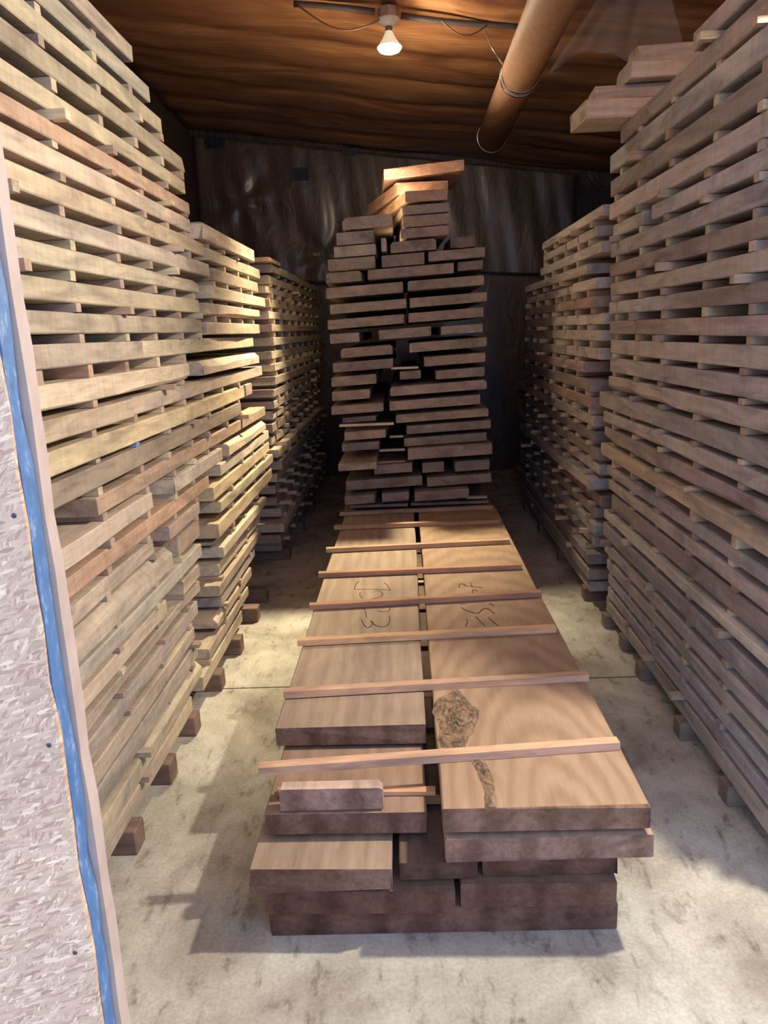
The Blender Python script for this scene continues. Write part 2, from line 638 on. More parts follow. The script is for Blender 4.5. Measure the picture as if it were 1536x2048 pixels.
rowsM = [
    Mrow(0.090, 0.158, ('y', 3.20), 486, 0.0, 'tan', ''),
    Mrow(0.180, 0.232, ('y', 3.35), 497, 0.004, 'tan', ''),
    Mrow(0.255, 0.312, ('y', 3.55), 503, 0.0, 'tan', 'wane'),
    Mrow(0.332, 0.384, ('y', 3.65), 511, 0.0, 'grey', ''),
    Mrow(0.404, 0.460, ('y', 3.60), 520, 0.010, 'tan', ''),
    Mrow(0.478, 0.540, ('y', 3.70), 524, -0.010, 'pale', ''),
    Mrow(0.562, 0.616, ('y', 3.75), 530, 0.010, 'pale', ''),
    Mrow(0.634, 0.652, ('y', 3.72), 537, -0.030, 'grey', ''),
    Mrow(0.675, 0.751, ('y', 3.70), 544, 0.006, 'gold', ''),
    Mrow(0.785, 0.843, ('y', 3.80), 544, 0.008, 'pale', ''),
    Mrow(0.868, 0.936, ('y', 3.70), 540, 0.0, 'gold', ''),
    Mrow(0.958, 1.018, ('y', 3.90), 538, 0.0, 'pale', ''),
    Mrow(1.036, 1.103, ('y', 4.05), 529, 0.012, 'pale', 'wane'),
    (1.301, 1.372, L(1.301, 1.372, (492, 505, 0.0, 'brown', ''), X=XM)[2]),
    Mrow(1.482, 1.552, 404, 516, 0.010, 'tan', 'wane'),
    Mrow(1.671, 1.735, 412, 520, 0.012, 'pale', 'wavy'),
    Mrow(1.766, 1.826, 409, 517, 0.012, 'tan', 'rag'),
    Mrow(1.849, 1.912, 413, 526, 0.020, 'tan', ''),
    Mrow(1.941, 2.006, 423, 516, 0.006, 'tan', ''),
    Mrow(2.036, 2.100, 415, 522, 0.006, 'tan', 'wavy'),
    Mrow(2.124, 2.202, 395, 506, 0.020, 'pale', 'broken'),
]
rowsM = fill(rowsM)
def yield_to(rows, other, gap=0.02):
    out = []
    for z0, z1, bl in rows:
        nb = []
        for b_ in bl:
            ya = b_[0]
            for oz0, oz1, ob in other:
                if oz0 < z1 + 0.001 and z0 < oz1 + 0.001:
                    for q in ob:
                        ya = max(ya, q[1] + gap)
            if b_[1] - ya > 0.15:
                nb.append((ya,) + tuple(b_[1:]))
        if nb:
            out.append((z0, z1, nb))
    return out


rowsM = yield_to(rowsM, rowsL1)
# layers bridged by the long planks of the neighbour are left free
stack('M', 'the middle stack on the bright side', XM, 1, rowsM, 0.62, [3.35, 3.72, 4.08, 4.42, 4.78, 5.12], 'the middle stack on the bright side', 'bright side middle stack')

# ------------------------------------------------------------------ deepest stack on the bright side
XD = -0.925
rowsD = []
zz = 0.09
tonesD = ['grey', 'brown', 'tan', 'grey', 'brown', 'tan']
for i in range(12):
    r_ = random.Random(40 + i)
    y1 = 8.6 + r_.uniform(-0.4, 0.2)
    y0 = 5.42 + r_.uniform(-0.06, 0.10)
    b_ = [(y0, y1, r_.choice((-0.05, -0.03, 0.0, 0.01)), tonesD[i % 6], '')]
    rowsD.append((zz, zz + 0.062, b_))
    zz += 0.0895
for i, (z0, z1, st, tone) in enumerate([(1.150, 1.205, 537, 'tan'), (1.235, 1.290, 538, 'brown'), (1.316, 1.376, 536, 'brown'), (1.410, 1.460, 530, 'pale'),
                                        (1.496, 1.552, 530, 'pale'), (1.587, 1.645, 527, 'pale'), (1.681, 1.735, 536, 'tan'), (1.768, 1.822, 529, 'pale'),
                                        (1.850, 1.910, 533, 'tan'), (1.943, 1.990, 519, 'tan'), (2.012, 2.070, 542, 'tan'), (2.092, 2.152, 544, 'grey')]):
    r_ = random.Random(90 + i)
    ya = y_at(XD, z0, st)
    if ya > 6.2 or ya < 5.36:
        ya = 5.40 + r_.uniform(0, 0.12)
    dx = {1: 0.0}.get(i, r_.choice((-0.01, 0.0, 0.008)))
    if i < 6 or i % 2 == 0:
        rowsD.append((z0, z1, [(ya, 8.5 + r_.uniform(-0.3, 0.25), dx, tone, '')]))
    else:
        cut = 6.6 + r_.uniform(-0.5, 0.5)
        rowsD.append((z0, z1, [(ya, cut, dx, tone, ''), (cut + 0.03, 8.5 + r_.uniform(-0.3, 0.2), dx - 0.008, 'tan', '')]))
rowsD = yield_to(fill(rowsD), rowsL1 + rowsM, 0.03)
stack('D', 'the deepest stack on the bright side', XD, 1, rowsD, 0.62, [5.62, 6.0, 6.38, 6.78, 7.2, 7.6, 8.0, 8.35], 'the deepest stack on the bright side', 'bright side deepest stack')
o = link('rough_plank', plank_mesh('rough_plank', 0.16, 0.03, 0.5, 77), M_PLANK, None, (-0.985, 5.75, 2.152 + 0.0165))
o.color = (*TONES['red'], 1)
tag(o, 'short orange-brown offcut lying on top of the deepest stack on the bright side', 'plank')

# ------------------------------------------------------------------ near stack of the shaded wall
XR = 1.065


def R(z0, z1, *boards):
    out = []
    for (e, dx, tone, style) in boards:
        zz = (z0 + z1) / 2
        if isinstance(e, tuple):
            ya, yb = e
        else:
            ya = y_at(XR, zz, 1536 + 45) - rnd.uniform(0.0, 0.05)
            yb = y_at(XR, zz, e)
        out.append((ya, yb, -dx, tone, style))
    return (z0, z1, [(a, b_, -dx, t, s) for a, b_, dx, t, s in out])


def Rn(z):
    return y_at(XR, z, 1581)


rowsR = [
    R(0.075, 0.148, (1212, 0.0, 'tan', '')),
    R(0.169, 0.226, (1214, 0.0, 'grey', '')),
    R(0.250, 0.300, (1215, 0.0, 'grey', '')),
    R(0.323, 0.378, (1213, 0.0, 'tan', '')),
    R(0.401, 0.465, (1207, 0.0, 'grey', '')),
    R(0.494, 0.572, (1208, 0.006, 'grey', '')),
    R(0.598, 0.650, (1211, 0.012, 'pale', 'rag')),
    R(0.668, 0.750, (1220, -0.006, 'brown', '')),
    R(0.768, 0.824, (1215, 0.0, 'tan', '')),
    R(0.845, 0.898, (1213, 0.0, 'grey', 'wane')),
    R(0.941, 1.006, (1206, 0.014, 'gold', '')),
    R(1.023, 1.097, (1209, 0.0, 'brown', 'waneb')),
    R(1.118, 1.180, (1208, 0.004, 'grey', 'rag')),
    R(1.198, 1.276, (1200, 0.006, 'tan', 'wavy')),
    R(1.299, 1.372, (1218, 0.004, 'tan', 'waneb')),
    R(1.392, 1.465, (1219, 0.0, 'tan', '')),
    R(1.487, 1.558, (1220, 0.0, 'tan', '')),
    R(1.585, 1.650, (1218, 0.0, 'brown', '')),
    R(1.684, 1.746, ((y_at(XR, 1.71, 1344), y_at(XR, 1.71, 1217)), 0.0, 'grey', 'wavy'), ((Rn(1.71), y_at(XR, 1.71, 1347)), 0.0, 'brown', '')),
    R(1.774, 1.838, (1219, 0.0, 'tan', '')),
    R(1.870, 1.933, (1218, 0.0, 'brown', '')),
    R(1.964, 2.034, (1220, 0.0, 'grey', '')),
    R(2.060, 2.121, ((y_at(XR, 2.09, 1282), y_at(XR, 2.09, 1223)), -0.004, 'tan', ''), ((Rn(2.09), y_at(XR, 2.09, 1302)), 0.0, 'grey', '')),
    R(2.151, 2.228, (1218, 0.0, 'tan', '')),
    R(2.256, 2.336, (1222, 0.004, 'brown', '')),
    R(2.372, 2.457, (1221, 0.004, 'grey', '')),
    R(2.476, 2.551, (1240, 0.0, 'brown', '')),
    R(2.576, 2.640, (1384, 0.0, 'grey', '')),
]
# layers with two planks are listed deep one first: reorder from the doorway inwards
rowsR = fill([(a, b_, sorted(c)) for a, b_, c in rowsR])
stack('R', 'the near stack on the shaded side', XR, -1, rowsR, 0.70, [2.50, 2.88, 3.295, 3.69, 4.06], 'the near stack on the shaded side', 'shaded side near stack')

# ------------------------------------------------------------------ far stack of the shaded wall
XS = 1.040
rowsS = []
zz = 0.085
for i in range(12):
    r_ = random.Random(140 + i)
    y0 = 4.27 + r_.uniform(-0.03, 0.16)
    tone = ['grey', 'brown', 'umber', 'grey'][i % 4]
    rowsS.append((zz, zz + 0.063, [(y0, 7.3 + r_.uniform(-0.3, 0.3), r_.choice((-0.03, -0.01, 0.0, 0.02)), tone, '')]))
    zz += 0.0895
for i, (z0, z1, st, tone, e) in enumerate([(1.171, 1.235, 1183, 'red', None), (1.265, 1.330, 1184, 'brown', None), (1.361, 1.424, 1161, 'red', None), (1.447, 1.511, 1201, 'tan', None),
                                           (1.547, 1.606, 1198, 'tan', None), (1.634, 1.695, 1212, 'pale', None), (1.726, 1.786, 1192, 'red', 1123), (1.823, 1.882, 1195, 'tan', 1149),
                                           (1.913, 1.969, 1177, 'tan', None), (2.003, 2.060, 1203, 'tan', None), (2.098, 2.151, 1191, 'tan', None), (2.184, 2.238, 1207, 'tan', None)]):
    r_ = random.Random(190 + i)
    ya = min(max(y_at(XS, z0, st), 4.25), 4.62)
    far = 6.15 if i > 8 else 6.9
    far += r_.uniform(-0.12, 0.12)
    if e:
        cut = y_at(XS, z0, e)
        rowsS.append((z0, z1, [(ya, cut, 0.014, tone, ''), (cut + 0.03, far, -0.02, 'tan', '')]))
    else:
        rowsS.append((z0, z1, [(ya, far, r_.choice((-0.008, 0.0, 0.01)), tone, 'wavy' if i == 5 else '')]))
rowsS = yield_to(fill(rowsS), rowsR, 0.05)
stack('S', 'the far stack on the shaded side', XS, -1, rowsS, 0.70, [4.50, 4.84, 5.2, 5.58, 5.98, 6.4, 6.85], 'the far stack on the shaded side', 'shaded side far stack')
# short block left poking out of the far stack
zsh = [r for r in rowsS if 1.53 < r[0] < 1.56][0]

# ------------------------------------------------------------------ spacer sticks between planks
bpy.context.view_layer.update()
WSTK = [(0.50, 0.37, 0.27), (0.46, 0.31, 0.23), (0.56, 0.44, 0.32), (0.45, 0.36, 0.28), (0.50, 0.40, 0.31), (0.42, 0.32, 0.26), (0.64, 0.55, 0.38)]
near = [s for s in STICKS if s[7] in ('L1', 'R')]
near.sort(key=lambda s: s[2])
keep = near[:288]
rest = near[288:] + [s for s in STICKS if s[7] not in ('L1', 'R')]
LAB = {'L1': ('thin spacer stick end between planks of the stack beside the door panel', 'spacer sticks in the stack beside the door panel'),
       'R': ('thin spacer stick end between planks of the near stack on the shaded side', 'spacer sticks in the near stack on the shaded side')}
BLUE, blue_done = on(0, XL, 284, 935), False
for (x0, x1, y0, y1, z0, z1, nm, key) in keep:
    bm = bmesh.new()
    hx, hy, hz = (x1 - x0) / 2, (y1 - y0) / 2, (z1 - z0) / 2
    box(bm, -hx, hx, -hy, hy, -hz, hz)
    o = link('spacer_stick', bm_mesh('spacer_stick', bm), M_STICK, None, ((x0 + x1) / 2, (y0 + y1) / 2, (z0 + z1) / 2))
    if key == 'L1' and (BLUE - Vector((x1, (y0 + y1) / 2, (z0 + z1) / 2))).length < 0.12 and not blue_done:
        blue_done = True
        o.color = (0.20, 0.34, 0.62, 1)
        tag(o, 'blue-painted spacer stick end in the stack beside the door panel', 'spacer stick', LAB[key][1])
        continue
    o.color = tint(rnd.choice(WSTK), 0.12)
    tag(o, LAB[key][0], 'spacer stick', LAB[key][1])
bm = bmesh.new()
for (x0, x1, y0, y1, z0, z1, nm, key) in rest:
    box(bm, x0, x1, y0, y1, z0, z1)
o = link('spacer_stick', bm_mesh('spacer_sticks_far', bm), M_STICK)
o.color = (0.56, 0.42, 0.28, 1)
tag(o, 'thin spacer sticks between the planks of the three deeper stacks', 'spacer stick', None, 'stuff')

# bearers under the stacks
def bearer(x0, x1, y, z1, lab, grp, w=0.085, col=(0.25, 0.17, 0.13)):
    bm = bmesh.new()
    box(bm, -(x1 - x0) / 2, (x1 - x0) / 2, -w / 2, w / 2, -(z1) / 2, z1 / 2)
    bmesh.ops.bevel(bm, geom=bm.edges[:], offset=0.004, segments=1, affect='EDGES')
    o = link('floor_bearer', bm_mesh('floor_bearer', bm), M_STICK, None, ((x0 + x1) / 2, y, z1 / 2))
    o.color = tint(col, 0.1)
    tag(o, lab, 'bearer', grp)


for y in (1.75, 2.235, 2.64, 3.0):
    bearer(-1.57, -0.955 + rnd.uniform(0, .01), y, rowsL1[0][0] - 0.001, 'dark square bearer on the floor under the stack beside the door panel', 'bearers under the stack beside the door panel')
for y in (3.42, 3.85, 4.32, 4.66):
    bearer(-1.55, -0.945 + rnd.uniform(0, .01), y, rowsM[0][0] - 0.001, 'dark square bearer on the floor under the middle stack on the bright side', 'bearers under the middle stack on the bright side')
for y in (5.6, 6.4, 7.2, 8.0):
    bearer(-1.53, -0.93, y, rowsD[0][0] - 0.001, 'square bearer in shadow under the deepest stack on the bright side', 'bearers under the deepest stack on the bright side')
for y in (2.42, 2.86, 3.40, 3.74, 4.05):
    bearer(1.055 - rnd.uniform(0, .015), 1.70, y, rowsR[0][0] - 0.001, 'square bearer on the floor under the near stack on the shaded side', 'bearers under the near stack on the shaded side', 0.08, (0.30, 0.24, 0.19))
for y in (4.5, 5.3, 6.1, 6.9):
    bearer(1.03, 1.70, y, rowsS[0][0] - 0.001, 'square bearer in shadow under the far stack on the shaded side', 'bearers under the far stack on the shaded side')

# cross-laid offcuts on top of the near shaded stack
cz = rowsR[-2][1] + 0.001
for i, (x0, x1, y0, y1, dz, lab) in enumerate([
        (0.850, 1.60, 3.88, 4.15, 0.090, 'wide grey offcut laid crosswise, lowest of the pile jutting over the shaded near stack'),
        (0.915, 1.60, 3.90, 4.12, 0.070, 'grey offcut laid crosswise, second of the pile jutting over the shaded near stack'),
        (1.055, 1.60, 3.86, 4.10, 0.085, 'grey offcut laid crosswise, third of the pile above the shaded near stack'),
        (1.110, 1.62, 3.92, 4.12, 0.080, 'grey offcut laid crosswise, topmost of the pile above the shaded near stack')]):
    me = plank_mesh('cross_offcut', y1 - y0, dz - 0.004, x1 - x0, 300 + i, 0, 0.01, 0.012, 0.4 if i % 2 else 0.25)
    o = link('cross_offcut', me, M_PLANK, None, ((x0 + x1) / 2, (y0 + y1) / 2, cz + dz / 2))
    o.rotation_euler = (0, 0, PI / 2 + (0.05, -0.04, 0.03, -0.02)[i])
    o.color = tint(TONES['grey'], 0.1)
    tag(o, lab, 'offcut', 'cross-laid offcuts above the shaded near stack')
    cz += dz

# ------------------------------------------------------------------ low slab pile in the middle of the floor
SLW = {'slab': (0.50, 0.305, 0.185), 'slab2': (0.46, 0.27, 0.165)}


def slab(name, x0, x1, y0, y1, z0, z1, lab, cat, mat=M_SLAB, col=(0.50, 0.305, 0.185), seed=0, wane=0.0, wob=0.006, ends=0.014, grp=None, taper=(0, 0), face=0):
    me = plank_mesh(name, x1 - x0, z1 - z0, y1 - y0, 500 + seed, face, wob, ends, wane, 0.0, 0.16, taper)
    o = link(name, me, mat, None, ((x0 + x1) / 2, (y0 + y1) / 2, (z0 + z1) / 2))
    me.materials.append(M_END)
    for p in me.polygons:
        if len(p.vertices) > 4 or abs(p.normal.y) > 0.7:
            p.material_index = 1
    o.color = (*col, 1)
    tag(o, lab, cat, grp)
    return o


G = 'boards of the low slab pile'
YB = 5.05
slab('timber_slab', -0.445, 0.530, 1.83, 7.4, 0.001, 0.085, 'wide dark slab lying on the floor as the base of the low slab pile', 'slab', M_PLANK, (0.25, 0.165, 0.12), 1)
slab('timber_board', -0.445, 0.085, 1.805, 5.6, 0.087, 0.158, 'dark board above the base slab of the low pile, on the bright side', 'board', M_PLANK, (0.22, 0.14, 0.10), 2)
slab('timber_board', 0.092, 0.525, 1.815, 5.6, 0.087, 0.165, 'dark board above the base slab in the low pile, on the shaded side', 'board', M_PLANK, (0.24, 0.15, 0.105), 3)
slab('timber_slab', -0.485, -0.085, 1.80, 3.9, 0.163, 0.236, 'thick short tan slab sticking out furthest at the low pile front corner', 'slab', M_SLAB, (0.40, 0.295, 0.21), 4)
slab('timber_board', -0.075, 0.150, 1.83, 5.6, 0.169, 0.232, 'narrow dark board showing in the middle of the low pile front', 'board', M_PLANK, (0.19, 0.125, 0.095), 5)
slab('timber_board', 0.157, 0.528, 1.84, 5.6, 0.168, 0.240, 'dark board third up in the low pile, on the shaded side', 'board', M_PLANK, (0.23, 0.145, 0.10), 6)
slab('timber_board', 0.54, 0.62, 1.98, 4.6, 0.163, 0.240, 'small grey-brown board peeking out at the shaded side of the low pile', 'board', M_PLANK, (0.40, 0.29, 0.19), 7)
bb = bmesh.new()
slab('timber_slab', -0.455, 0.015, 1.925, 5.9, 0.250, 0.320, 'thick reddish slab under the spacer sticks, on the bright side of the low pile', 'slab', M_SLAB, (0.35, 0.24, 0.175), 8)
slab('timber_slab', 0.055, 0.612, 1.800, 7.4, 0.252, 0.324, 'broad slab directly under the top slab on the shaded side', 'slab', M_SLAB, (0.44, 0.32, 0.235), 9)
sl_l = slab('timber_slab', -0.475, 0.022, 2.27, 5.35, 0.334, 0.404, 'broad tan top slab on the bright side with crayon figures on it', 'slab', M_SLAB, (0.355, 0.27, 0.20), 10)
sl_r = slab('timber_slab', 0.048, 0.600, 1.805, 5.40, 0.336, 0.406, 'broad top slab on the shaded side with a rotten knot and crayon figures', 'slab', M_FIGURE, (0.385, 0.265, 0.175), 11)
o = slab('timber_offcut', -0.408, -0.105, 1.940, 1.985, 0.3215, 0.3935, 'short clipped-corner offcut sitting under the front spacer stick of the low pile', 'offcut', M_PLANK, (0.60, 0.46, 0.37), 12, 1.0, 0.012, 0.004, None, (0, 0), 1)
slab('timber_slab', -0.49, -0.02, 5.36, 7.5, 0.334, 0.404, 'slab end just behind the bright-side top slab, under the tall end-on pile', 'slab', M_SLAB, (0.38, 0.24, 0.16), 13)
slab('timber_slab', 0.05, 0.59, 5.41, 7.5, 0.336, 0.406, 'slab end just behind the shaded-side top slab, under the tall end-on pile', 'slab', M_SLAB, (0.36, 0.23, 0.155), 14)
# thin packing under slabs so nothing hovers
def flatstick(x0, x1, ya, yb, z0, z1, lab, grp, col, skew=0.0, name='spacer_stick', d=0.040):
    ln = x1 - x0
    bm = bmesh.new()
    n = 8
    loops = []
    for i in range(n + 1):
        x = -ln / 2 + ln * i / n
        j = rnd.uniform(-0.0008, 0.0008)
        loops.append([(x, -d / 2 + j, -(z1 - z0) / 2), (x, d / 2 + j, -(z1 - z0) / 2), (x, d / 2 + j, (z1 - z0) / 2), (x, -d / 2 + j, (z1 - z0) / 2)])
    rings_mesh(bm, loops)
    o = link(name, bm_mesh(name, bm), M_STICK, None, ((x0 + x1) / 2, (ya + yb) / 2, (z0 + z1) / 2))
    o.rotation_euler = (0, 0, math.atan2(yb - ya, ln))
    o.color = (*col, 1)
    tag(o, lab, 'spacer stick', grp)
    return o


GS = 'spacer sticks across the low slab pile'
STK = [
    (515, 1553, 1241, 1501, 'pale spacer stick overhanging furthest, closest to the front end of the low pile', (0.66, 0.42, 0.28)),
    (566, 1398, 1178, 1363, 'spacer stick crossing the low pile just behind the cut end of the bright-side top slab', (0.58, 0.37, 0.25)),
    (594, 1293, 1113, 1266, 'golden spacer stick crossing the low pile, third back from its front end', (0.68, 0.43, 0.24)),
    (618, 1221, 1084, 1194, 'reddish spacer stick lying through the middle of the crayon figures', (0.50, 0.28, 0.18)),
    (637, 1156, 1044, 1139, 'reddish spacer stick behind the crayon figures, fifth back from the pile front', (0.47, 0.27, 0.17)),
    (652, 1106, 1020, 1088, 'spacer stick across the low pile, sixth back, before the lamp-lit patch', (0.56, 0.36, 0.23)),
    (668, 1060, 1002, 1047, 'spacer stick at the dark edge of the lamp-lit patch, seventh back', (0.46, 0.28, 0.18)),
    (679, 1032, 986, 1018, 'hindmost spacer stick of the low pile, at the foot of the tall pile', (0.42, 0.27, 0.18)),
]
for i, (xa, ya, xb, yb, lab, col) in enumerate(STK):
    a, b_ = on(2, 0.407, xa, ya), on(2, 0.407, xb, yb)
    flatstick(a.x, b_.x, a.y + 0.02, b_.y + 0.02, 0.4068, 0.432, lab, GS, col, 0, 'spacer_stick', 0.036)
# stick on the second layer, showing at the gap
flatstick(-0.43, 0.040, 2.035, 2.020, 0.3215, 0.3335, 'orange spacer stick on the lower reddish slab beside the clipped-corner offcut', GS, (0.66, 0.38, 0.22), 0, 'spacer_stick', 0.03)
flatstick(-0.44, 0.58, 2.62, 2.64, 0.3255, 0.3325, 'thin spacer stick hidden deep in the gap between the two top slabs', GS, (0.5, 0.33, 0.22))
flatstick(-0.42, 0.60, 1.90 + .2, 1.90 + .2, 0.2425, 0.2490, 'thin packing stick low in the gap between the front slabs', GS, (0.5, 0.38, 0.25))
flatstick(-0.46, 0.50, 4.2, 4.2, 0.2425, 0.2490, 'thin packing stick far down the gap between the slabs', GS, (0.5, 0.38, 0.25))

# crayon figures, children of the slabs
def mark(parent, segs, z):
    bm = bmesh.new()
    for seg in segs:
        pts = []
        for (px, py) in seg:
            q = on(2, z, px, py)
            pts.append(q)
        # smooth polyline
        fine = []
        for i in range(len(pts) - 1):
            p0 = pts[max(0, i - 1)]
            p1, p2 = pts[i], pts[i + 1]
            p3 = pts[min(len(pts) - 1, i + 2)]
            for k in range(5):
                t = k / 5
                fine.append(0.5 * ((2 * p1) + (p2 - p0) * t + (2 * p0 - 5 * p1 + 4 * p2 - p3) * t * t + (3 * p1 - p0 - 3 * p2 + p3) * t ** 3))
        fine.append(pts[-1])
        rw = 0.0022
        prev = None
        for i, p in enumerate(fine):
            d = (fine[min(i + 1, len(fine) - 1)] - fine[max(i - 1, 0)])
            d.z = 0
            d.normalize()
            nrm = Vector((-d.y, d.x, 0)) * rw
            cur = [bm.verts.new((p + nrm + Vector((0, 0, 0.0006)))), bm.verts.new((p - nrm + Vector((0, 0, 0.0006))))]
            if prev:
                bm.faces.new((prev[0], cur[0], cur[1], prev[1]))
            prev = cur
    me = bm_mesh('crayon_figures', bm)
    o = bpy.data.objects.new('crayon_figures', me)
    COL.objects.link(o)
    me.materials.append(M_PENCIL)
    o.parent = parent
    o.matrix_parent_inverse = Matrix.Translation(-Vector(parent.location))
    o['label'] = 'dark crayon figures drawn on the slab'
    return o


def c(px, py):
    return (620 + px * 500 / 1536.0, 1130 + py * 500 / 1536.0)


mark(sl_l, [[c(302, 100), c(282, 120), c(273, 148), c(290, 150), c(400, 148), c(492, 155)], [c(492, 155), c(475, 125), c(455, 108)],
            [c(310, 168), c(306, 185), c(325, 207)], [c(392, 160), c(430, 160), c(446, 185), c(420, 200), c(372, 212)],
            [c(330, 265), c(342, 290), c(346, 322)], [c(492, 262), c(485, 280), c(455, 288), c(410, 280)],
            [c(318, 335), c(330, 365), c(350, 383), c(372, 378), c(385, 360), c(372, 342)],
            [c(378, 345), c(400, 368), c(440, 380), c(478, 368), c(490, 340), c(488, 315)]], 0.4036)
mark(sl_r, [[c(915, 138), c(918, 120), c(940, 116), c(962, 128), c(1000, 132), c(1062, 138)], [c(988, 108), c(994, 132)],
            [c(1000, 180), c(1000, 155), c(1012, 152), c(1030, 160)], [c(925, 238), c(960, 240)], [c(932, 262), c(970, 282), c(1030, 297), c(1055, 275), c(1080, 266), c(1105, 275), c(1134, 300)],
            [c(962, 330), c(968, 350), c(955, 376)], [c(984, 340), c(992, 342)], [c(1018, 316), c(1045, 345), c(1075, 374)], [c(1096, 322), c(1130, 352), c(1160, 376)], [c(1100, 235), c(1130, 250)]], 0.4056)

# rotten knot let into the shaded-side top slab
def knot():
    bm = bmesh.new()
    r = random.Random(5)
    cx, cy = 0.115, 2.30
    n, m = 22, 9
    rows = []
    for j in range(m + 1):
        rr = j / m
        row = []
        for i in range(n):
            a = 2 * PI * i / n
            ex = 0.070 * (1 + 0.18 * math.sin(3 * a + 1) + 0.1 * math.sin(7 * a))
            ey = 0.20 * (1 + 0.12 * math.sin(2 * a) + 0.08 * math.sin(5 * a + 2))
            hgt = 0.0008 + (1 - rr ** 2) * r.uniform(0.0005, 0.010)
            row.append(bm.verts.new((cx + ex * rr * math.cos(a), cy + ey * rr * math.sin(a), 0.4052 + hgt)))
        rows.append(row)
    for a, b_ in zip(rows[1:], rows[2:]):
        for i in range(n):
            k = (i + 1) % n
            bm.faces.new((a[i], a[k], b_[k], b_[i]))
    ctr = bm.verts.new((cx, cy, 0.410))
    for i in range(n):
        bm.faces.new((ctr, rows[1][i], rows[1][(i + 1) % n]))
    # streak of bark running to the front end
    prev = None
    for i in range(15):
        t = i / 14
        y = 2.12 - t * 0.305
        x = 0.150 + 0.028 * math.sin(t * 2.4) + 0.012 * t
        w = 0.022 - 0.010 * t + r.uniform(-0.004, 0.004)
        cur = [bm.verts.new((x - w, y, 0.4058)), bm.verts.new((x + r.uniform(-0.004, 0.004), y, 0.4072 + r.uniform(0, 0.003))), bm.verts.new((x + w, y, 0.4058))]
        if prev:
            bm.faces.new((prev[0], prev[1], cur[1], cur[0]))
            bm.faces.new((prev[1], prev[2], cur[2], cur[1]))
        prev = cur
    me = bm_mesh('rotten_knot', bm)
    o = bpy.data.objects.new('rotten_knot', me)
    me.materials.append(M_BARK)
    COL.objects.link(o)
    o.parent = sl_r
    o.matrix_parent_inverse = Matrix.Translation(-Vector(sl_r.location))
    o['label'] = 'crumbling dark knot with bark'


knot()

# ------------------------------------------------------------------ tall pile seen end-on behind the slabs
SH = 0.036


def c5(x, y):
    return (600 + x / 3.339, 280 + y / 3.339)


def c6(x, y):
    return (600 + x / 3.339, 640 + y / 3.339)


